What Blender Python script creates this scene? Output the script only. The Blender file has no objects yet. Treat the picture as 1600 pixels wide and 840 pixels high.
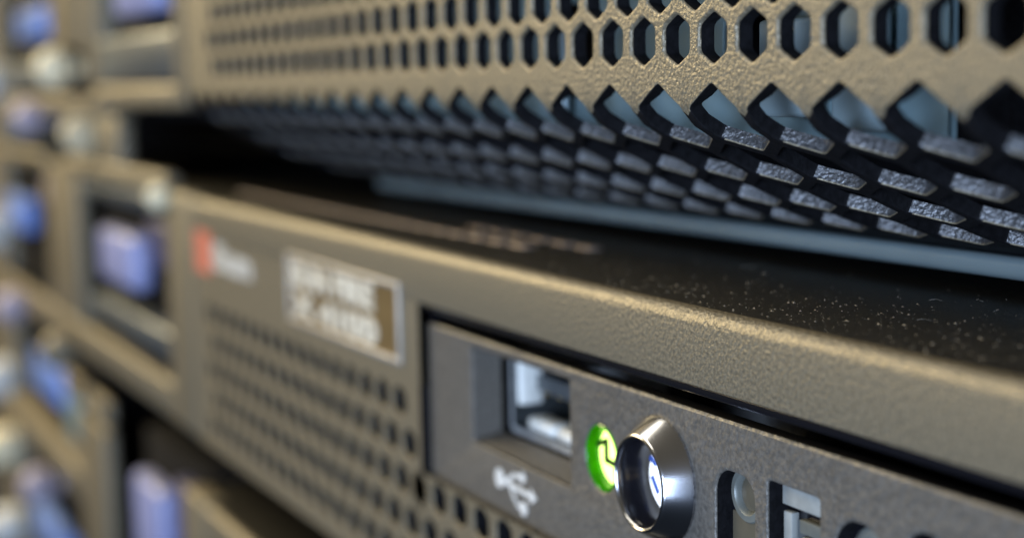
import bpy, bmesh, math, random
from mathutils import Vector, Matrix
from mathutils.geometry import tessellate_polygon

# ------------------------------------------------------------------ camera, light, exposure
# all lengths below are millimetres, written to the scene in metres
U = 0.001
C = bpy.context.scene.collection
SC = bpy.context.scene


def mm(*v):
    return Vector(v) * U


cam_d = bpy.data.cameras.new("camera")
cam = bpy.data.objects.new("camera", cam_d)
C.objects.link(cam)
SC.camera = cam
yaw, pitch, roll = math.radians(25.66), math.radians(6.71), math.radians(-1.15)
fw = Vector((-math.cos(yaw) * math.cos(pitch), math.sin(yaw) * math.cos(pitch), -math.sin(pitch)))
rt = fw.cross(Vector((0, 0, 1))).normalized()
up = rt.cross(fw)
r2 = rt * math.cos(roll) + up * math.sin(roll)
u2 = -rt * math.sin(roll) + up * math.cos(roll)
M = Matrix.Identity(4)
for k in range(3):
    M[k][0], M[k][1], M[k][2] = r2[k], u2[k], -fw[k]
M.translation = mm(272.43, -69.56, 18.98)
cam.matrix_world = M
cam_d.sensor_width = 36
cam_d.lens = 2495.4 / 1600 * 36
cam_d.clip_start = 0.005
cam_d.clip_end = 50
cam_d.dof.use_dof = True
cam_d.dof.focus_distance = 0.130
cam_d.dof.aperture_fstop = 17.0

SC.view_settings.view_transform = 'Standard'
SC.view_settings.look = 'None'
SC.view_settings.gamma = 1
SC.view_settings.exposure = 0.0
SC.render.engine = 'CYCLES'
SC.cycles.max_bounces = 6
SC.cycles.use_denoising = True

world = bpy.data.worlds.new("World")
SC.world = world
world.use_nodes = True
nt = world.node_tree
bg = nt.nodes['Background']
tc = nt.nodes.new('ShaderNodeTexCoord')
sep = nt.nodes.new('ShaderNodeSeparateXYZ')
ramp = nt.nodes.new('ShaderNodeValToRGB')
mr = nt.nodes.new('ShaderNodeMapRange')
nt.links.new(tc.outputs['Generated'], sep.inputs[0])
nt.links.new(sep.outputs['Z'], mr.inputs['Value'])
mr.inputs['From Min'].default_value = -1
mr.inputs['From Max'].default_value = 1
nt.links.new(mr.outputs[0], ramp.inputs[0])
ramp.color_ramp.elements[0].color = (0.05, 0.065, 0.09, 1)
ramp.color_ramp.elements[1].color = (0.42, 0.38, 0.30, 1)
ramp.color_ramp.elements[0].position = 0.35
ramp.color_ramp.elements[1].position = 0.62
nt.links.new(ramp.outputs[0], bg.inputs['Color'])
bg.inputs['Strength'].default_value = 0.34


def area(name, loc, target, sx, sy, power, col):
    d = bpy.data.lights.new(name, 'AREA')
    d.shape = 'RECTANGLE'
    d.size, d.size_y = sx, sy
    d.energy = power
    d.color = col
    o = bpy.data.objects.new(name, d)
    C.objects.link(o)
    o.location = loc
    o.rotation_euler = (Vector(target) - Vector(loc)).to_track_quat('-Z', 'Y').to_euler()
    return o


# warm ceiling tubes over the aisle, daylight from a window further along the aisle
area('ceiling_tube_light', (-0.55, -0.55, 1.0), (0, 0, 0), 1.2, 0.25, 8.0, (1.0, 0.93, 0.78))
area('warm_fill_left', (-0.50, -0.27, 0.27), (-0.08, 0, 0), 0.36, 0.2, 4.3, (1.0, 0.80, 0.45))  # added fill, no real lamp: warms the left end of the fronts
area('window_light', (0.54, -0.50, -0.05), (0.16, 0, 0), 0.26, 0.36, 6.8, (0.55, 0.71, 1.0))


# ------------------------------------------------------------------ materials
def mat(name, col, rough=0.5, metal=0.0, bump=0.0, bscale=2600.0, var=0.0, vscale=400.0, emit=None, estr=0.0,
        spec=0.5, col2=None, coat=0.0, transm=0.0, vdetail=2.0, rvar=0.0):
    m = bpy.data.materials.new(name)
    m.use_nodes = True
    n = m.node_tree
    b = n.nodes['Principled BSDF']
    b.inputs['Base Color'].default_value = (*col, 1)
    b.inputs['Roughness'].default_value = rough
    b.inputs['Metallic'].default_value = metal
    b.inputs['Specular IOR Level'].default_value = spec
    b.inputs['Coat Weight'].default_value = coat
    b.inputs['Transmission Weight'].default_value = transm
    t = n.nodes.new('ShaderNodeTexCoord')
    if var or col2:
        no = n.nodes.new('ShaderNodeTexNoise')
        no.inputs['Scale'].default_value = vscale
        no.inputs['Detail'].default_value = vdetail
        n.links.new(t.outputs['Object'], no.inputs['Vector'])
        mx = n.nodes.new('ShaderNodeMix')
        mx.data_type = 'RGBA'
        mp = n.nodes.new('ShaderNodeMapRange')
        mp.inputs['From Min'].default_value = 0.35
        mp.inputs['From Max'].default_value = 0.65
        n.links.new(no.outputs[0], mp.inputs['Value'])
        n.links.new(mp.outputs[0], mx.inputs['Factor'])
        c2 = col2 or tuple(min(1, c * (1 + var)) for c in col)
        c1 = col if col2 else tuple(c * (1 - var) for c in col)
        mx.inputs['A'].default_value = (*c1, 1)
        mx.inputs['B'].default_value = (*c2, 1)
        n.links.new(mx.outputs['Result'], b.inputs['Base Color'])
        if rvar:
            rr = n.nodes.new('ShaderNodeMapRange')
            rr.inputs['From Min'].default_value = 0.3
            rr.inputs['From Max'].default_value = 0.7
            rr.inputs['To Min'].default_value = rough - rvar
            rr.inputs['To Max'].default_value = rough + rvar
            n.links.new(no.outputs[0], rr.inputs['Value'])
            n.links.new(rr.outputs[0], b.inputs['Roughness'])
    if bump:
        nb = n.nodes.new('ShaderNodeTexNoise')
        nb.inputs['Scale'].default_value = bscale
        nb.inputs['Detail'].default_value = 3.0
        n.links.new(t.outputs['Object'], nb.inputs['Vector'])
        bp = n.nodes.new('ShaderNodeBump')
        bp.inputs['Strength'].default_value = 1.0
        bp.inputs['Distance'].default_value = bump * U
        n.links.new(nb.outputs[0], bp.inputs['Height'])
        n.links.new(bp.outputs[0], b.inputs['Normal'])
    if emit:
        b.inputs['Emission Color'].default_value = (*emit, 1)
        b.inputs['Emission Strength'].default_value = estr
    return m


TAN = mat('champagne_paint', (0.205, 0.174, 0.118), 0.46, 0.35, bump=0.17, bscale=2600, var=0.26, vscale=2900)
LITWALL = mat('lit_hole_wall', (0.118, 0.118, 0.12), 0.36, 0.6, bump=0.2, bscale=2600, var=0.35, vscale=3600)  # lighter copy for the hole walls that catch light
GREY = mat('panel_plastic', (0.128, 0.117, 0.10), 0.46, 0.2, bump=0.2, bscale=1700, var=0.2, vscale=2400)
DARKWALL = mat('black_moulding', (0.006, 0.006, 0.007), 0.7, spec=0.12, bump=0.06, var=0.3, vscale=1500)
BLACK = mat('black_gloss', (0.006, 0.006, 0.008), 0.16, bump=0.008, bscale=900)
LID = mat('black_lid_coating', (0.01, 0.0098, 0.009), 0.42, bump=0.04, bscale=4500, col2=(0.045, 0.041, 0.033), vscale=2400, vdetail=6, spec=0.22)
STEEL = mat('zinc_plated_steel', (0.21, 0.30, 0.32), 0.42, 0.3, bump=0.01, bscale=500, var=0.2, vscale=60)
PAN = mat('galvanised_strip', (0.23, 0.30, 0.32), 0.36, 0.15, bump=0.01, bscale=500, var=0.12, vscale=60)
CHROME = mat('chrome', (0.40, 0.40, 0.415), 0.19, 1.0, bump=0.004, bscale=300, var=0.08, vscale=200)
SILVER = mat('silver_metal', (0.80, 0.81, 0.80), 0.32, 0.6, var=0.12, vscale=600)
WHITEP = mat('white_print', (0.66, 0.66, 0.63), 0.6, var=0.12, vscale=1500)
LOGOW = mat('grey_white_print', (0.5, 0.49, 0.45), 0.6, var=0.12, vscale=900)
CREAM = mat('cream_plastic', (0.84, 0.73, 0.48), 0.6, var=0.06, vscale=100)
BROWN = mat('label_brown', (0.19, 0.125, 0.05), 0.35, 0.2, var=0.1, vscale=400)
LETTER = mat('label_letters', (0.74, 0.69, 0.56), 0.4, 0.1, var=0.06, vscale=500)
RED = mat('red_print', (0.62, 0.17, 0.10), 0.5, var=0.08, vscale=300)
TAB = mat('pale_print', (0.30, 0.31, 0.29), 0.5, 0.1, var=0.15, vscale=500)
REFLECTION = mat('painted_reflection', (0.46, 0.37, 0.31), 0.45, 0.2, bump=0.05, var=0.2, vscale=1500)  # pale colour of the reflections modelled on the lid
FRAMEM = mat('label_rim', (0.50, 0.46, 0.40), 0.4, 0.3, var=0.1, vscale=500)
SAND = mat('sand_plastic', (0.56, 0.47, 0.30), 0.65, var=0.06, vscale=100)
DARKSTEEL = mat('shaded_shell_steel', (0.06, 0.068, 0.07), 0.4, 0.5, var=0.2, vscale=600)  # inside of the USB shell, shade put into the colour
CLIP = mat('bright_tinned_clip', (0.80, 0.80, 0.74), 0.45, 0.1, var=0.08, vscale=500)
GOLD = mat('gilt_contact', (0.75, 0.52, 0.18), 0.3, 0.9, var=0.1, vscale=500)
VIOLET = mat('violet_translucent_plastic', (0.29, 0.31, 0.54), 0.3, var=0.12, vscale=60)
BLUE = mat('blue_plastic', (0.15, 0.25, 0.62), 0.3, var=0.15, vscale=60)
NAVY = mat('navy_plastic', (0.05, 0.05, 0.12), 0.35, var=0.2, vscale=60)
MAUVE = mat('mauve_plastic', (0.42, 0.36, 0.42), 0.4, var=0.1, vscale=60)
SLATE = mat('slate_grey_metal', (0.11, 0.125, 0.135), 0.4, 0.5, var=0.15, vscale=80)
OLIVE = mat('olive_lens', (0.10, 0.088, 0.062), 0.35, var=0.1, vscale=300)
RINGW = mat('clear_lens_ring', (0.15, 0.16, 0.145), 0.4, 0.2, var=0.15, vscale=400)
DUST = mat('dust_flakes', (0.23, 0.205, 0.165), 0.8, var=0.2, vscale=900)
LEDM = mat('lit_green_lens', (0.25, 0.8, 0.05), 0.3, emit=(0.74, 1.0, 0.26), estr=3.4, var=0.2, vscale=700)
LEDWALL = mat('green_lens_body', (0.02, 0.17, 0.0), 0.15, emit=(0.08, 0.45, 0.0), estr=0.07, var=0.2, vscale=500)
LEDMARK = mat('black_print', (0.01, 0.03, 0.0), 0.5, var=0.2, vscale=800)
BUTTON = mat('lit_white_button', (0.8, 0.85, 0.95), 0.2, emit=(0.86, 0.93, 1.0), estr=1.5, var=0.05, vscale=500)
BLUEMARK = mat('blue_print', (0.05, 0.12, 0.45), 0.4, var=0.1, vscale=800)
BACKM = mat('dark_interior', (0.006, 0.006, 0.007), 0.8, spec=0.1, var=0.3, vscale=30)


# ------------------------------------------------------------------ helpers
def obj(name, bm, mats, parent=None, smooth=None):
    """one mesh object from a bmesh in millimetres"""
    bmesh.ops.scale(bm, vec=(U, U, U), verts=bm.verts)
    if smooth is not None:
        reg = bm.faces.layers.int.get('reg')
        for f in bm.faces:
            f.smooth = True
        for e in bm.edges:
            if len(e.link_faces) == 2:
                a, b = e.link_faces
                if e.calc_face_angle(0) > smooth or (reg and a[reg] != b[reg]):
                    e.smooth = False
    me = bpy.data.meshes.new(name)
    bm.to_mesh(me)
    bm.free()
    for m in (mats if isinstance(mats, (list, tuple)) else [mats]):
        me.materials.append(m)
    o = bpy.data.objects.new(name, me)
    C.objects.link(o)
    if parent:
        o.parent = parent
    return o


def thing(name, label, cat, group=None):
    o = bpy.data.objects.new(name, None)
    C.objects.link(o)
    o.empty_display_size = 0.01
    o['label'], o['category'] = label, cat
    if group:
        o['group'] = group
    return o


def tag(o, label=None, cat=None, group=None, kind=None):
    for k, v in (('label', label), ('category', cat), ('group', group), ('kind', kind)):
        if v:
            o[k] = v
    return o


def add_box(bm, x0, x1, y0, y1, z0, z1, bev=0.0, mi=0, seg=2):
    r = bmesh.ops.create_cube(bm, size=1)
    vs = r['verts']
    for v in vs:
        v.co = Vector((x0 + (v.co.x + .5) * (x1 - x0), y0 + (v.co.y + .5) * (y1 - y0), z0 + (v.co.z + .5) * (z1 - z0)))
    fs = list({f for v in vs for f in v.link_faces})
    for f in fs:
        f.material_index = mi
    if bev:
        es = list({e for v in vs for e in v.link_edges})
        res = bmesh.ops.bevel(bm, geom=es, offset=bev, segments=seg, affect='EDGES', profile=0.5)
        for f in res['faces']:
            f.material_index = mi


def box(name, mats, parent, *a, bev=0.0, seg=2):
    bm = bmesh.new()
    add_box(bm, *a, bev=bev, seg=seg)
    return obj(name, bm, mats, parent, smooth=0.9 if bev else None)


def lathe_y(bm, cx, cz, prof, n=48, mi=0):
    """prof: list of (r, y), axis along Y"""
    rings = []
    for r, y in prof:
        if r < 1e-6:
            rings.append([bm.verts.new((cx, y, cz))])
        else:
            rings.append([bm.verts.new((cx + r * math.cos(2 * math.pi * k / n), y, cz + r * math.sin(2 * math.pi * k / n)))
                          for k in range(n)])
    for a, b in zip(rings, rings[1:]):
        for k in range(n):
            p = [a[k % len(a)], a[(k + 1) % len(a)], b[(k + 1) % len(b)], b[k % len(b)]]
            q = []
            for v in p:
                if v not in q:
                    q.append(v)
            if len(q) > 2:
                f = bm.faces.new(q)
                f.material_index = mi


def plate(bm, outer, holes, y, depth, rim=0.0, mi_face=0, mi_wall=0, walls=True):
    """flat plate in the XZ plane, facing -Y; hole loops get a rounded rim and walls"""
    rims = []
    loops = [outer] + holes
    tri = tessellate_polygon([[Vector((x, z, 0)) for x, z in l] for l in loops])
    flat = [p for l in loops for p in l]
    vs = [bm.verts.new((x, y, z)) for x, z in flat]
    for t in tri:
        try:
            f = bm.faces.new([vs[i] for i in t])
        except ValueError:
            continue
        f.material_index = mi_face
        f.normal_update()
        if f.normal.y > 0:
            f.normal_flip()
    k0 = 0
    for li, l in enumerate(loops):
        base = vs[k0:k0 + len(l)]
        k0 += len(l)
        if not walls:
            continue
        cx = sum(p[0] for p in l) / len(l)
        cz = sum(p[1] for p in l) / len(l)
        half = max(max(abs(p[0] - cx) for p in l), 1e-3)
        prev = base
        steps = [(0, depth)]
        if rim and li:
            steps = [(rim * math.sin(a), rim * (1 - math.cos(a))) for a in (math.pi / 6, math.pi / 3, math.pi / 2)] + [(rim, depth)]
        elif rim:
            steps = [(-rim * .5, rim * .4), (-rim, rim), (-rim, depth)]
        for si, (ins, dy) in enumerate(steps):
            s = 1 - ins / half if li else 1 - 0.0
            if li:
                ring = [bm.verts.new((cx + (p[0] - cx) * s, y + dy, cz + (p[1] - cz) * s)) for p in l]
            else:
                ring = [bm.verts.new((p[0] + (ins * -1 if p[0] > cx else ins), y + dy, p[1] + (-ins if p[1] > cz else ins)))
                        for p in l]
            n = len(l)
            for k in range(n):
                f = bm.faces.new([prev[k], prev[(k + 1) % n], ring[(k + 1) % n], ring[k]])
                f.material_index = mi_wall if (si == len(steps) - 1) else mi_face
                f.normal_update()
            prev = ring


def rect(x0, x1, z0, z1, r=0.0, n=4):
    if not r:
        return [(x0, z0), (x1, z0), (x1, z1), (x0, z1)]
    out = []
    for cx, cz, a0 in ((x1 - r, z0 + r, -90), (x1 - r, z1 - r, 0), (x0 + r, z1 - r, 90), (x0 + r, z0 + r, 180)):
        for k in range(n + 1):
            a = math.radians(a0 + 90 * k / n)
            out.append((cx + r * math.cos(a), cz + r * math.sin(a)))
    return out


def circle(cx, cz, r, n=48):
    return [(cx + r * math.cos(2 * math.pi * k / n), cz + r * math.sin(2 * math.pi * k / n)) for k in range(n)]


def hole_loop(hw, top, side, cut=0.28):
    """24 points of an upright hexagon with softened corners; index 0, 4, 8 ... are the corners"""
    cs = [(0, top), (hw, side), (hw, -side), (0, -top), (-hw, -side), (-hw, side)]
    out = []
    for i in range(6):
        p, c, nx = cs[i - 1], cs[i], cs[(i + 1) % 6]

        def toward(a, b, t):
            return (a[0] + (b[0] - a[0]) * t, a[1] + (b[1] - a[1]) * t)
        a, b = toward(c, p, cut), toward(c, nx, cut)
        mid = (0.25 * a[0] + 0.5 * c[0] + 0.25 * b[0], 0.25 * a[1] + 0.5 * c[1] + 0.25 * b[1])
        m2 = toward(c, nx, 0.5)
        e = toward(nx, c, cut)
        out += [mid, b, m2, e]
    return out


def honeycomb(bm, place, p, q, side, hole, xr, sr, x0, s0, is_hole, thick, rim, mi_skin=0, mi_wall=1, cols=(-60, 60), rows=(-40, 40)):
    """staggered cells on a parameter plane (x, s); place(x, s, d) -> xyz with depth d behind the skin.
    Cells clamp to the rectangle xr, sr so that the border is clean."""
    h1 = q - side
    reg = bm.faces.layers.int.get('reg') or bm.faces.layers.int.new('reg')
    hexo = [(0, h1), (p / 2, side), (p / 2, -side), (0, -h1), (-p / 2, -side), (-p / 2, side)]
    ts = (0.0, 0.22, 0.5, 0.78)
    hw = max(x for x, _ in hole)

    def cl(x, s):
        return min(max(x, xr[0]), xr[1]), min(max(s, sr[0]), sr[1])
    for j in range(*rows):
        sc = s0 + j * q
        if sc + h1 < sr[0] or sc - h1 > sr[1]:
            continue
        for i in range(*cols):
            xc = x0 + i * p + (p / 2 if j % 2 else 0)
            if xc + p / 2 <= xr[0] or xc - p / 2 >= xr[1]:
                continue
            outer = []
            for k in range(6):
                a, b = hexo[k], hexo[(k + 1) % 6]
                for t in ts:
                    outer.append(cl(xc + a[0] + (b[0] - a[0]) * t, sc + a[1] + (b[1] - a[1]) * t))
            of = [bm.verts.new(place(x, s, 0)) for x, s in outer]
            ob = [bm.verts.new(place(x, s, thick)) for x, s in outer]
            if not is_hole(xc, sc):
                cv, cb = bm.verts.new(place(*cl(xc, sc), 0)), bm.verts.new(place(*cl(xc, sc), thick))
                for k in range(24):
                    bm.faces.new([of[k], cv, of[(k + 1) % 24]]).material_index = mi_skin
                    bm.faces.new([ob[(k + 1) % 24], cb, ob[k]]).material_index = mi_wall
                continue
            rings = [of]
            spec = [(-rim, 0.0)] + [(-rim + rim * math.sin(a), rim * (1 - math.cos(a))) for a in (math.pi / 6, math.pi / 3, math.pi / 2)] + [(0.0, thick)]
            for ins, d in spec:
                sca = 1 - ins / hw
                rings.append([bm.verts.new(place(xc + x * sca, sc + s * sca, d)) for x, s in hole])
            rings.append(ob)
            for ri in range(len(rings) - 1):
                a, b = rings[ri], rings[ri + 1]
                for k in range(24):
                    f = bm.faces.new([a[k], b[k], b[(k + 1) % 24], a[(k + 1) % 24]])
                    f.material_index = mi_wall if ri >= 4 else mi_skin
                    f[reg] = 1 if ri else 0
                    f.smooth = True
    return bm


def finish_comb(bm):
    bmesh.ops.remove_doubles(bm, verts=bm.verts, dist=2e-4)
    bmesh.ops.dissolve_degenerate(bm, edges=bm.edges, dist=1e-4)
    bmesh.ops.delete(bm, geom=[f for f in bm.faces if f.calc_area() < 2e-4], context='FACES')
    bmesh.ops.recalc_face_normals(bm, faces=bm.faces)


def text_mesh(name, body, material, parent, x, z, y, height, width=None, bold=0.0, depth=0.15):
    """raised lettering standing on a face that looks towards -Y; x, z = lower left corner"""
    cu = bpy.data.curves.new(name, 'FONT')
    cu.body = body
    cu.size = 1.0
    cu.offset = bold
    cu.extrude = 0.02
    tmp = bpy.data.objects.new(name, cu)
    C.objects.link(tmp)
    dg = bpy.context.evaluated_depsgraph_get()
    me = bpy.data.meshes.new_from_object(tmp.evaluated_get(dg))
    bpy.data.objects.remove(tmp)
    xs = [v.co.x for v in me.vertices]
    ys = [v.co.y for v in me.vertices]
    sx = (width / (max(xs) - min(xs))) if width else height / (max(ys) - min(ys))
    sy = height / (max(ys) - min(ys))
    mnx, mny = min(xs), min(ys)
    for v in me.vertices:
        d = 0.0 if v.co.z > 0 else depth
        v.co = Vector(((x + (v.co.x - mnx) * sx), y - depth + d, z + (v.co.y - mny) * sy)) * U
    me.name = name
    me.materials.clear()
    me.materials.append(material)
    o = bpy.data.objects.new(name, me)
    C.objects.link(o)
    o.parent = parent
    return o


# ------------------------------------------------------------------ curved lower front of a perforated server
def make_profile():
    """arc length s (0 at z = 18.5, downwards) -> (y, z, inward normal)"""
    pts = []
    s, y, z = -80.0, 0.0, 98.5
    ds = 0.05
    while y < 27.6:
        if s < 1.1:
            a = 90.0
        elif s < 4.0:
            a = 90.0 - (90 - 31) * (s - 1.1) / 2.9
        else:
            a = 31 - 12 * min(1, (s - 4.0) / 24)
        pts.append((s, y, z, a))
        y += ds * math.cos(math.radians(a))
        z -= ds * math.sin(math.radians(a))
        s += ds
    return pts


PROF = make_profile()
S_END = PROF[-1][0]


def on_profile(s):
    k = (s - PROF[0][0]) / 0.05
    i = max(0, min(len(PROF) - 2, int(k)))
    t = k - i
    a, b = PROF[i], PROF[i + 1]
    return a[1] + (b[1] - a[1]) * t, a[2] + (b[2] - a[2]) * t, math.radians(a[3] + (b[3] - a[3]) * t)


def place_prof(x, s, d):
    y, z, a = on_profile(s)
    return (x, y + d * math.sin(a), z + d * math.cos(a))


def place_face(x, z, d):
    return (x, d, z)


FRONT_HOLE = hole_loop(1.97, 2.1, 1.08, 0.17)
BIG_HOLE = hole_loop(3.45, 4.05, 2.02, 0.09)

# ------------------------------------------------------------------ setting
bm = bmesh.new()
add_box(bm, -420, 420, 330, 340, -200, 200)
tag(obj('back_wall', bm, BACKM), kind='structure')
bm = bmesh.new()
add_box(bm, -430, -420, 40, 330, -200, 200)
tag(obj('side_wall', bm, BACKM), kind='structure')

# ------------------------------------------------------------------ upper server
up_s = thing('perforated_server', 'large tan server front with hexagonal holes and a curved perforated underside, topmost unit', 'server')
bm = bmesh.new()
ROW2 = 22.05
honeycomb(bm, place_face, 5.408, 4.25, 1.40, FRONT_HOLE, (1.0, 244), (19.6, 85), 132.42 - 40 * 5.408, ROW2,
          lambda x, z: x > 15.2 and x < 238 and z > 20 and z < 80, 1.5, 0.26, rows=(-2, 20), cols=(0, 70))
honeycomb(bm, place_prof, 8.2, 7.1, 2.367, BIG_HOLE, (1.0, 244), (-1.1, S_END), 131.9 - 20 * 8.2, 4.05,
          lambda x, s: 8 < x < 238 and 0 < s < S_END - 3.2, 1.2, 0.14, rows=(-2, 8), cols=(0, 60))
finish_comb(bm)
bm.normal_update()
# painted light and shade: hole walls looking forwards lighter, curved underside black
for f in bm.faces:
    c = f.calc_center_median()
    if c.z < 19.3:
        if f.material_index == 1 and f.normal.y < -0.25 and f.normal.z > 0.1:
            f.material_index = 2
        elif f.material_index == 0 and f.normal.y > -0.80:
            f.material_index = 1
obj('grille', bm, [TAN, DARKWALL, LITWALL], up_s, smooth=0.62)
# end cheek of the grille
bm = bmesh.new()
pl = [(on_profile(s)[0], on_profile(s)[1]) for s in [-66.5, 0, 1.1, 1.8, 2.5, 3.2, 4, 8, 14, 20, 26, S_END]]
pl.append((28.2, 85.0))
lo = [bm.verts.new((0.2, y, z)) for y, z in pl]
hi = [bm.verts.new((0.97, y, z)) for y, z in pl]
bm.faces.new(lo)
bm.faces.new(hi[::-1])
for k in range(len(pl)):
    bm.faces.new([lo[k], hi[k], hi[(k + 1) % len(pl)], lo[(k + 1) % len(pl)]])
bmesh.ops.recalc_face_normals(bm, faces=bm.faces)
obj('end_cheek', bm, DARKWALL, up_s)
# zinc sheet behind the grille with large punched holes
bm = bmesh.new()
rnd = random.Random(4)
skip = {(i, j): rnd.random() < 0.35 for i in range(300) for j in range(300)}
honeycomb(bm, lambda x, z, d: (x, 9.0 + d, z), 17, 14.7, 4.9, hole_loop(5.2, 5.4, 3.0, 0.33), (1.5, 182), (13.5, 85), 5, 22,
          lambda x, z: x < 190 and not skip[(int(abs(x)), int(abs(z)))] and z > 17, 0.8, 0.1, 0, 0, rows=(-2, 8), cols=(-2, 20))
finish_comb(bm)
obj('inner_sheet', bm, STEEL, up_s)
for bx0, bx1, by, bz0, bz1 in ((161.5, 169.0, 6.6, 15.6, 23.5), (170.5, 177.0, 7.2, 14.6, 24.8), (121, 126, 7.0, 15.2, 24.0), (196, 199.5, 5.5, 19, 30)):
    box('bracket', PAN, up_s, bx0, bx1, by, by + 0.9, bz0, bz1, bev=0.4)
bm = bmesh.new()
add_box(bm, 22, 244, 25.8, 300, 1.45, 3.45, bev=0.8, seg=4)
obj('base_pan', bm, PAN, up_s, smooth=0.9)
# folded end of the base pan, seen as a fine joint in the strip
box('base_pan_end', PAN, up_s, 184.2, 244.2, 25.55, 60, 1.57, 3.57, bev=0.75, seg=4)
box('bulkhead', DARKWALL, up_s, 1.5, 244, 34, 35, 4.2, 86)
box('floor_pan', DARKWALL, up_s, -235, 1.2, 12, 300, 13.2, 15.0)
box('top_cover', DARKWALL, up_s, 0.5, 244, 1.6, 300, 85.2, 86)


# ------------------------------------------------------------------ lower server
lw = thing('slim_server', 'thin tan server with green lit indicator, USB port and black dusty lid', 'server')


def rounded_top_band(bm, x0, x1, z_low, z_top, r, y_back, mi=0):
    prof = [(0.22, z_low), (0.06, z_low + .06), (0.0, z_low + .22)]
    for k in range(9):
        a = math.radians(90 * k / 8)
        prof.append((r - r * math.cos(a), z_top - r + r * math.sin(a)))
    prof.append((y_back, z_top))
    prof.append((y_back, z_top - 1.2))
    prof.append((1.6, z_top - 1.2 - r * .4))
    prof.append((1.6, z_low))
    a = [bm.verts.new((x0, y, z)) for y, z in prof]
    b = [bm.verts.new((x1, y, z)) for y, z in prof]
    n = len(prof)
    for k in range(n):
        bm.faces.new([a[k], b[k], b[(k + 1) % n], a[(k + 1) % n]]).material_index = mi
    bm.faces.new(a[::-1])
    bm.faces.new(b)


LOWER_HOLE = hole_loop(1.98, 1.92, 1.05, 0.26)
bm = bmesh.new()
rounded_top_band(bm, 0.0, 234, -6.33, 0.0, 1.3, 1.75)
# solid field with label, left of the control panel
add_box(bm, 0.0, 102.0, 0.0, 1.6, -16.1, -6.33)
honeycomb(bm, place_face, 5.76, 4.78, 1.55, LOWER_HOLE, (0.0, 102.0), (-42.6, -16.1), 95.5 - 40 * 5.76, -19.0,
          lambda x, z: 8 < x < 99.5 and -40 < z < -18, 1.6, 0.18, rows=(-8, 3), cols=(0, 80))
honeycomb(bm, place_face, 5.76, 4.78, 1.55, LOWER_HOLE, (102.0, 234.0), (-42.6, -26.4), 95.5 - 40 * 5.76, -19.0,
          lambda x, z: 99.5 < x < 230 and -40 < z < -27.7, 1.6, 0.18, rows=(-8, 3), cols=(0, 80))
finish_comb(bm)
obj('bezel', bm, [TAN, DARKWALL], lw, smooth=0.62)
# lid: sits a hair below the bezel's crown
bm = bmesh.new()
add_box(bm, -235, 234, 1.78, 320, -1.0, -0.12)
obj('lid', bm, LID, lw)
# two rows of pale raised pads standing for reflections on the lid
def reflection_mesh():
    b = bmesh.new()
    add_box(b, -2.1, 2.1, -0.9, 0.9, -0.1, 0.28, bev=0.25)
    return b


v0 = obj('reflection_pad', reflection_mesh(), REFLECTION, lw, smooth=0.9)
v0.location = mm(-5, 11.2, -0.12)
for n_, (vx, vy) in enumerate([(-5 + 5.9 * k, 11.2) for k in range(1, 20)] + [(84 + 5.9 * k, 16.4) for k in range(6)]):
    v = v0.copy()
    C.objects.link(v)
    v.location = mm(vx, vy, -0.12)
# chassis tray behind, dark
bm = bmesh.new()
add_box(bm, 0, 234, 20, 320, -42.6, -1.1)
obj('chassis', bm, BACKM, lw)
# glossy liner of the recess
bm = bmesh.new()
add_box(bm, 101.3, 102.0, 0.15, 3.0, -27.4, -6.45)      # left cheek
add_box(bm, 102.0, 234, 0.35, 3.0, -7.1, -6.36, bev=0.12)  # upper ledge
add_box(bm, 102.0, 234, 16.5, 17.1, -27.4, -6.5)
obj('recess_liner', bm, BLACK, lw, smooth=0.9)

# control panel with its openings
USB = (114.6, 138.0, -20.5, -9.6)
LED = (144.0, -16.2)
PWR = (154.9, -15.9)
bm = bmesh.new()
slots = [rect(163.2, 169.3, -24.6, -12.4, 2.2, 6), rect(170.6, 177.8, -24.6, -12.0, 0.4, 2),
         rect(179.1, 185.6, -24.6, -12.7, 2.9, 8), rect(187.0, 193.0, -24.6, -11.6, 2.4, 6)]
holes = [rect(*USB, 0.25, 2), circle(*LED, 3.42), circle(*PWR, 4.3)] + slots
plate(bm, rect(102.9, 233, -27.0, -8.9), holes, 1.0, 1.75, 0.22, 0, 1)
bmesh.ops.recalc_face_normals(bm, faces=bm.faces)
panel = obj('control_panel', bm, [GREY, DARKWALL], lw, smooth=0.6)

# white USB trident printed under the port
bm = bmesh.new()


def stroke(bm, pts, w, y0=0.93, y1=1.0, cap=0.6):
    for (xa, za), (xb, zb) in zip(pts, pts[1:]):
        d = Vector((xb - xa, zb - za)).normalized() * (w / 2)
        nx, nz = -d.y, d.x
        q = [(xa + nx - d.x * cap, za + nz - d.y * cap), (xa - nx - d.x * cap, za - nz - d.y * cap),
             (xb - nx + d.x * cap, zb - nz + d.y * cap), (xb + nx + d.x * cap, zb + nz + d.y * cap)]
        f = [bm.verts.new((x, y0, z)) for x, z in q]
        b = [bm.verts.new((x, y1, z)) for x, z in q]
        bm.faces.new(f)
        for k in range(4):
            bm.faces.new([f[k], b[k], b[(k + 1) % 4], f[(k + 1) % 4]])


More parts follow.
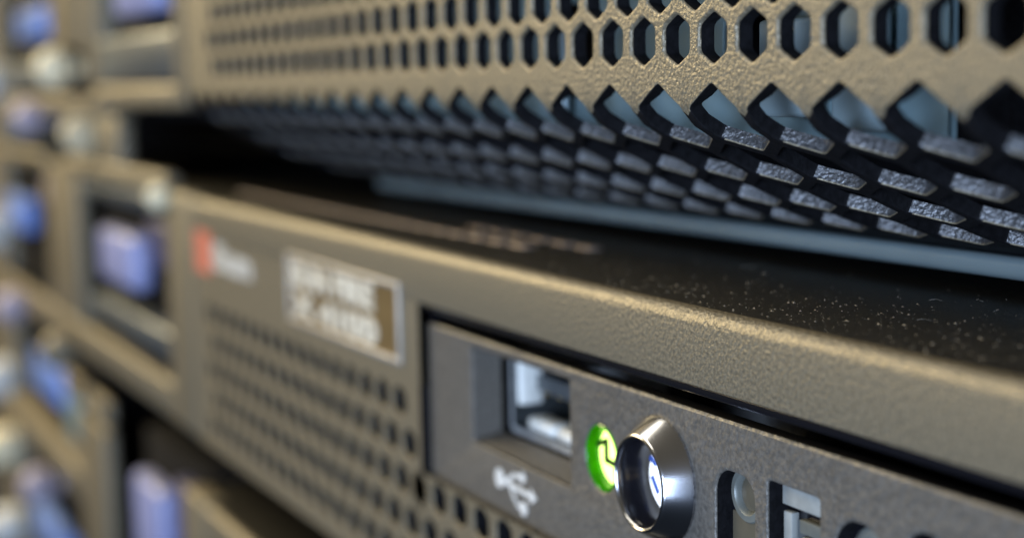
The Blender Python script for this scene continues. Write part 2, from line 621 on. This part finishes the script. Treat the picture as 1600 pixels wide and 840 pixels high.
stroke(bm, [(121.6, -23.0), (129.0, -23.3)], 0.55)
stroke(bm, [(123.2, -23.0), (125.0, -21.9), (127.0, -21.75)], 0.5, 0.925)
stroke(bm, [(124.0, -23.05), (125.6, -24.9), (127.2, -25.0)], 0.5, 0.935)
lathe_y(bm, 121.6, -22.95, [(0, 0.91), (1.05, 0.91), (1.05, 1.0)], 20)
lathe_y(bm, 127.2, -21.75, [(0, 0.905), (0.7, 0.905), (0.7, 1.0)], 4)
lathe_y(bm, 127.3, -25.0, [(0, 0.905), (0.75, 0.905), (0.75, 1.0)], 16)
lathe_y(bm, 129.4, -23.3, [(0, 0.915), (0.95, 0.915), (0.95, 1.0)], 3)
bmesh.ops.recalc_face_normals(bm, faces=bm.faces)
obj('usb_symbol', bm, WHITEP, panel)

# USB port: flared throat, metal shell, tongue, springs
bm = bmesh.new()
x0, x1, z0, z1 = USB


def frustum(bm, a, b, ya, yb):
    A = [bm.verts.new((x, ya, z)) for x, z in a]
    B = [bm.verts.new((x, yb, z)) for x, z in b]
    n = len(a)
    for k in range(n):
        bm.faces.new([A[k], A[(k + 1) % n], B[(k + 1) % n], B[k]])


frustum(bm, rect(x0 + .25, x1 - .25, z0 + .25, z1 - .25), rect(x0 + .38, x1 - 1.2, z0 + .95, z1 - .4), 1.25, 4.5)
bmesh.ops.recalc_face_normals(bm, faces=bm.faces)
bmesh.ops.reverse_faces(bm, faces=bm.faces)
usb = obj('usb_port', bm, GREY, lw)
bm = bmesh.new()
a, b = rect(114.9, 133.0, -19.6, -9.85, 0.8), rect(115.55, 132.4, -18.95, -10.5, 0.5)
for l0, l1, ya, yb in ((a, b, 5.6, 5.6), (b, b, 5.6, 15.0), (a, a, 5.6, 15.0)):
    frustum(bm, l0, l1, ya, yb)
bmesh.ops.recalc_face_normals(bm, faces=bm.faces)
for f in bm.faces:
    c = f.calc_center_median()
    f.material_index = 1 if c.y > 6 and 115.5 < c.x < 132.5 and -19 < c.z < -10.4 else 0
obj('shell', bm, [SILVER, DARKSTEEL], usb)
bm = bmesh.new()
add_box(bm, 118.6, 131.0, 7.0, 14.5, -14.6, -12.8, bev=0.2)
obj('tongue', bm, SLATE, usb, smooth=0.9)
for k in range(4):
    box('contact', GOLD, usb, 119.6 + 2.9 * k, 120.7 + 2.9 * k, 7.4, 13.5, -14.85, -14.62, bev=0.08)
bm = bmesh.new()
add_box(bm, 115.6, 116.5, 6.0, 9.0, -16.6, -10.7, bev=0.3)
obj('spring_clip', bm, CLIP, usb, smooth=0.9)
for k, xx in enumerate((118.4, 125.4)):
    bm = bmesh.new()
    add_box(bm, xx, xx + 6.0, 5.9, 8.6, -18.85, -17.4, bev=0.45)
    obj('spring_clip', bm, CLIP, usb, smooth=0.9)
box('back_plate', BLACK, usb, 113, 137.5, 15.0, 15.6, -21, -9)

# green status light
bm = bmesh.new()
lathe_y(bm, *LED, [(3.18, 1.1), (3.1, 1.02), (2.98, 1.0), (2.9, 1.1), (2.78, 3.1), (3.2, 3.1)], 48)
bmesh.ops.recalc_face_normals(bm, faces=bm.faces)
ledo = obj('status_light', bm, LEDWALL, lw, smooth=0.7)
bm = bmesh.new()
lathe_y(bm, *LED, [(0, 2.25), (2.5, 2.28), (2.7, 2.36), (2.75, 2.9)], 48)
obj('lens', bm, LEDM, ledo, smooth=0.7)
bm = bmesh.new()
stroke(bm, [(LED[0] - 2.45, LED[1] + .75), (LED[0] - .95, LED[1] + 1.35)], 0.5, 1.95, 2.25)
stroke(bm, [(LED[0] - .95, LED[1] + 1.35), (LED[0] - .95, LED[1] - .5)], 0.5, 1.94, 2.25)
stroke(bm, [(LED[0] - .95, LED[1] - .5), (LED[0] + 1.6, LED[1] - .65)], 0.5, 1.95, 2.25)
bmesh.ops.recalc_face_normals(bm, faces=bm.faces)
obj('symbol', bm, LEDMARK, ledo)

bm = bmesh.new()
lathe_y(bm, *LED, [(0, 3.4), (3.6, 3.4), (3.6, 2.8), (3.25, 2.8), (3.25, 3.2), (0, 3.2)], 32)
bmesh.ops.recalc_face_normals(bm, faces=bm.faces)
obj('light_shield', bm, BLACK, ledo)

# power button: conical chrome ring, dark throat, white lit button with a blue mark
bm = bmesh.new()
lathe_y(bm, *PWR, [(5.6, 1.0), (5.65, 0.75), (5.5, 0.5), (4.35, -1.25), (4.22, -1.42), (4.05, -1.46), (3.92, -1.38), (3.83, -1.2), (3.8, -0.9), (3.95, -0.85)], 96)
bmesh.ops.recalc_face_normals(bm, faces=bm.faces)
ring = obj('power_button', bm, CHROME, lw, smooth=0.7)
bm = bmesh.new()
lathe_y(bm, *PWR, [(3.79, -0.92), (3.7, -0.8), (3.55, 3.6), (0, 3.62)], 64)
bmesh.ops.recalc_face_normals(bm, faces=bm.faces)
bmesh.ops.reverse_faces(bm, faces=bm.faces)
obj('throat', bm, BLACK, ring, smooth=0.7)
bm = bmesh.new()
lathe_y(bm, *PWR, [(0, 1.25), (1.8, 1.28), (2.75, 1.4), (3.1, 1.65), (3.15, 3.6)], 64)
bmesh.ops.recalc_face_normals(bm, faces=bm.faces)
obj('button_cap', bm, BUTTON, ring, smooth=0.7)
bm = bmesh.new()
stroke(bm, [(PWR[0] - 1.9, PWR[1] - .2), (PWR[0] - 1.0, PWR[1] - 1.3)], 0.45, 1.15, 1.4)
stroke(bm, [(PWR[0] - 2.2, PWR[1] + 1.5), (PWR[0] - 1.4, PWR[1] + 1.1)], 0.35, 1.15, 1.4)
bmesh.ops.recalc_face_normals(bm, faces=bm.faces)
obj('symbol', bm, BLUEMARK, ring)

# indicator windows in the panel
bm = bmesh.new()
for l in slots:
    xs = [p[0] for p in l]
    zs = [p[1] for p in l]
    add_box(bm, min(xs) - .2, max(xs) + .2, 2.72, 2.95, min(zs), max(zs) + .2)
obj('window_backing', bm, BLACK, panel)


def window(name, parts):
    o = None
    for nm, m, fn in parts:
        b = bmesh.new()
        fn(b)
        bmesh.ops.recalc_face_normals(b, faces=b.faces)
        o2 = obj(nm if o else name, b, m, o or lw, smooth=0.7)
        o = o or o2


window('indicator_window', [
    ('body', OLIVE, lambda b: add_box(b, 164.3, 169.0, 2.1, 2.7, -24, -16.4, bev=.15)),
    ('lens_ring', RINGW, lambda b: lathe_y(b, 166.6, -14.7, [(2.35, 2.7), (2.35, 2.15), (2.2, 1.95), (1.7, 1.9), (1.5, 2.1), (1.45, 2.6)], 40)),
    ('lens', OLIVE, lambda b: lathe_y(b, 166.6, -14.7, [(0, 2.25), (1.1, 2.3), (1.5, 2.5)], 40))])
window('connector', [
    ('frame_top', TAB, lambda b: add_box(b, 171.6, 177.7, 1.9, 2.7, -14.2, -12.5, bev=.12)),
    ('leg', TAB, lambda b: add_box(b, 171.7, 172.8, 1.95, 2.7, -24, -14.7, bev=.12)),
    ('leg', TAB, lambda b: add_box(b, 174.1, 175.3, 1.95, 2.7, -24, -16.3, bev=.12)),
    ('bar', SLATE, lambda b: add_box(b, 172.9, 174.0, 2.4, 2.7, -24, -15.2, bev=.1)),
    ('bar', RINGW, lambda b: add_box(b, 173.6, 177.6, 2.1, 2.7, -16.1, -15.0, bev=.1))])
for cx, cz in ((182.7, -15.9), (190.4, -14.6)):
    window('indicator_window', [
        ('body', OLIVE, lambda b: add_box(b, cx - 1.9, cx + 2.3, 2.1, 2.7, -24, cz - 2.2, bev=.15)),
        ('lens_ring', RINGW, lambda b: lathe_y(b, cx, cz, [(2.5, 2.7), (2.5, 2.15), (2.3, 1.95), (1.75, 1.9), (1.5, 2.1), (1.45, 2.6)], 40)),
        ('lens', OLIVE, lambda b: lathe_y(b, cx, cz, [(0, 2.25), (1.1, 2.3), (1.5, 2.5)], 40))])

# label plate with raised silver frame
bm = bmesh.new()
add_box(bm, 54.6, 96.4, -0.12, 0.0, -13.9, -5.1)
lab = obj('label_plate', bm, BROWN, lw)
bm = bmesh.new()
for b_ in ((54.0, 97.0, -14.4, -13.8), (54.0, 97.0, -5.2, -4.6), (54.0, 54.7, -13.8, -5.2), (96.2, 97.0, -13.8, -5.2)):
    add_box(bm, b_[0], b_[1], -0.42, 0.0, b_[2], b_[3], bev=0.12)
obj('label_frame', bm, FRAMEM, lab, smooth=0.9)
text_mesh('lettering', 'SUN FIRE', LETTER, lab, 55.6, -9.1, -0.12, 3.5, 32.5, 0.05)
text_mesh('lettering', 'X 4100', LETTER, lab, 55.6, -13.4, -0.12, 3.5, 33.5, 0.05)
# red and white maker's mark at the left end
bm = bmesh.new()
add_box(bm, 2.4, 11.6, -0.1, 0.0, -12.2, -5.2)
logo = obj('logo', bm, RED, lw)
text_mesh('lettering', 'Sun', LOGOW, logo, 13.0, -11.0, 0.0, 4.6, 22, 0.05, 0.1)


# ------------------------------------------------------------------ frames and drives in the left half
def frame(parent, bars):
    for nm, a in bars:
        box(nm, TAN, parent, *a, bev=0.8)


frame(up_s, [('frame_post', (-7.5, -0.3, -0.2, 10, 15.4, 85)), ('frame_rail', (-79, -7.5, 0.1, 10, 15.2, 19.6)),
             ('frame_post', (-131, -92, 0.4, 10, 28.5, 85)), ('frame_rail', (-235, -79, 0.7, 10, 13.0, 17.5)),
             ('frame_post', (-92, -78, 1.0, 10, 19.6, 85)), ('frame_block', (-116, -64, 1.4, 5, 0.2, 13.0))])
frame(lw, [('frame_post', (-19, -0.3, -0.2, 4, -42.6, 0.4)), ('frame_rail', (-122, -19, 0.0, 3.5, -0.8, 3.2)),
           ('frame_post', (-147, -107, 0.3, 3.5, -36, 1.0)), ('frame_rail', (-238, -19, 0.1, 3.5, -42.8, -36)),
           ('frame_rail', (-238, -147, 0.2, 3.5, -1.0, 3.0))])
third = thing('server_below', 'tan server lowest in the stack, its top corner cut off by the lower edge', 'server')
bm = bmesh.new()
rounded_top_band(bm, 0.0, 234, -62, -54.5, 1.3, 1.75)
honeycomb(bm, place_face, 5.76, 4.78, 1.55, LOWER_HOLE, (0.0, 234.0), (-95.6, -62), 0, -69,
          lambda x, z: 8 < x < 230 and -92 < z < -65, 1.6, 0.22, rows=(-8, 8), cols=(-2, 80))
finish_comb(bm)
obj('bezel', bm, [TAN, DARKWALL], third, smooth=0.62)
bm = bmesh.new()
add_box(bm, -15, 234, 1.78, 320, -55.5, -54.62)
obj('lid', bm, LID, third)
bm = bmesh.new()
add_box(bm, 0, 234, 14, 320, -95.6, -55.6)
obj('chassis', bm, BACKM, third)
frame(third, [('frame_post', (-15.5, -0.3, -0.2, 5, -95.6, -54.2)), ('frame_post', (-118, -86, 0.0, 3, -95.6, -57.5)),
              ('frame_rail', (-238, -118, 0.2, 10, -82, -74)), ('frame_rail', (-137, -86, 0.4, 3, -56.5, -51))])

DR = 'drive caddies in the left half of the servers'


def drive(label, body, latch, bar=None, latch_mat=VIOLET, side=None, y=1.5, bar_mat=SLATE, side_mat=NAVY):
    t = thing('drive_caddy', label, 'drive caddy', DR)
    x0, x1, z0, z1 = body
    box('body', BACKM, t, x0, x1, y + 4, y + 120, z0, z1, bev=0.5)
    x0, x1, z0, z1 = latch
    box('latch', latch_mat, t, x0, x1, y - 1, y + 4, z0, z1, bev=1.9, seg=4)
    if side:
        x0, x1, z0, z1 = side
        box('side_tab', side_mat, t, x0, x1, y + 1, y + 8, z0, z1, bev=1.0)
    if bar:
        x0, x1, z0, z1 = bar
        box('handle', bar_mat, t, x0, x1, y - 0.5, y + 8, z0, z1, bev=1.0)
    return t


drive('drive with violet latch above a grey bar in the topmost unit', (-78, -8, 19.8, 44), (-58, -24, 33, 43), (-77.5, -8, 20.2, 29.5))
drive('drive with blue latch left of the cream post in the topmost unit', (-235, -131.5, 17.8, 48), (-184, -142, 32, 40.5), (-235, -133, 19, 26), BLUE)
drive('drive with a pale violet latch beside the red logo', (-106.5, -19.5, -35.5, -1), (-86, -52, -22.5, -11), (-97, -20, -33, -27), VIOLET, (-48, -24, -16, -7))
drive('drive with blue latch left of the tan post in the middle unit', (-238, -147.5, -35.5, -1.2), (-226, -188, -21, -11), None, BLUE, (-165, -148, -11, -4), side_mat=MAUVE)
drive('drive with tall violet latch in the lowest unit', (-69.5, -16, -95, -53.5), (-62, -38, -80, -61), None, VIOLET, (-34, -17, -78, -57))
drive('drive with round bright blue latch at the lower left', (-235, -118.5, -73.5, -45), (-190, -146, -64, -53), (-140, -122, -69, -55), BLUE, bar_mat=STEEL)
drive('drive with blue latch at the bottom left corner', (-235, -118.5, -112, -83), (-200, -150, -110, -99), None, BLUE)
for t_ in [o for o in C.objects if o.name.startswith('drive_caddy') and 'red logo' in o['label']]:
    box('upper_bar', SLATE, t_, -106, -34, 1, 9, -4.8, -1.3, bev=0.8)


def knob(label, x, z, r, m, y=-1.0):
    b = bmesh.new()
    pr = [(r * math.sin(math.pi * k / 12), y - r * math.cos(math.pi * k / 12)) for k in range(11)]
    pr += [(r * .5, y + r * .95), (r * .45, y + r * 1.3)]
    lathe_y(b, x, z, pr, 24)
    bmesh.ops.recalc_face_normals(b, faces=b.faces)
    return tag(obj('thumb_screw', b, m, smooth=0.9), label, 'thumb screw', 'thumb screws on the left frames')


knob('bright cream thumb screw under the cream post of the topmost unit', -107, 24, 4.6, CREAM, -3)
knob('sand coloured thumb screw in the gap between upper units', -92, 9.0, 4.6, SAND, -0.5)
knob('dull mauve thumb screw low at the left edge of gap', -160, 12, 4.5, MAUVE)
knob('small cream thumb screw at the corner above violet latch', -18.5, -0.8, 2.6, CREAM)
knob('mauve thumb screw on the diagonal bottom rail', -195, -41.5, 4.8, MAUVE, -3)
knob('cream thumb screw under the bottom rail of middle unit', -119, -43.5, 4.8, TAN, -3)
knob('mauve thumb screw below the round blue latch', -165, -87, 5, MAUVE, -3)

post = thing('rack_post', 'rack post with pale round studs cut off by the left edge', 'rack post')
box('post', TAN, post, -290, -240, 3, 30, -200, 200, bev=1)
for z, m in ((-71, WHITEP), (-93, CREAM), (-119, WHITEP), (21, WHITEP), (-24, WHITEP)):
    b = bmesh.new()
    lathe_y(b, -247 if z < 0 else -235, z, [(0, -8), (3.5, -7), (6, -4), (6.5, 0), (6, 3.5)], 24)
    bmesh.ops.recalc_face_normals(b, faces=b.faces)
    obj('stud', b, m, post, smooth=0.9)

# ------------------------------------------------------------------ dust on the lid
rnd = random.Random(11)
bm = bmesh.new()
for k in range(1700):
    x = rnd.gauss(162, 36)
    if not 105 < x < 225:
        continue
    y = 2.5 + abs(rnd.gauss(0, 1)) * 10
    if y > 26:
        continue
    s = rnd.choice((0.03, 0.03, 0.04, 0.05, 0.05, 0.06, 0.11)) * rnd.uniform(.7, 1.2)
    an = rnd.uniform(0, 3.14)
    el = rnd.uniform(1, 2.2)
    ps = []
    for q in range(5):
        a = an + q * 2 * math.pi / 5
        ps.append((x + s * el * math.cos(a) * rnd.uniform(.7, 1.2), y + s * math.sin(a) * rnd.uniform(.7, 1.2)))
    base = [bm.verts.new((px, py, -0.12)) for px, py in ps]
    tip = bm.verts.new((x, y, -0.12 + s * rnd.uniform(.5, 1.1)))
    for q in range(5):
        bm.faces.new([base[q], base[(q + 1) % 5], tip])
for k in range(14):
    x, y = rnd.uniform(135, 205), rnd.uniform(7, 24)
    a, ln = rnd.uniform(-.5, .9), rnd.uniform(.5, 1.8)
    prev = None
    for q in range(6):
        px, py = x + ln * q / 5 * math.cos(a), y + ln * q / 5 * math.sin(a)
        a += rnd.uniform(-.35, .35)
        pz = -0.10 + 0.10 * math.sin(q * .63)
        cur = [bm.verts.new((px + .022 * math.cos(t), py + .022 * math.sin(t), pz + h)) for t, h in ((0, 0), (2.1, 0.0), (4.2, .04))]
        if prev:
            for e_ in range(3):
                bm.faces.new([prev[e_], prev[(e_ + 1) % 3], cur[(e_ + 1) % 3], cur[e_]])
        prev = cur
tag(obj('dust', bm, DUST), kind='stuff')
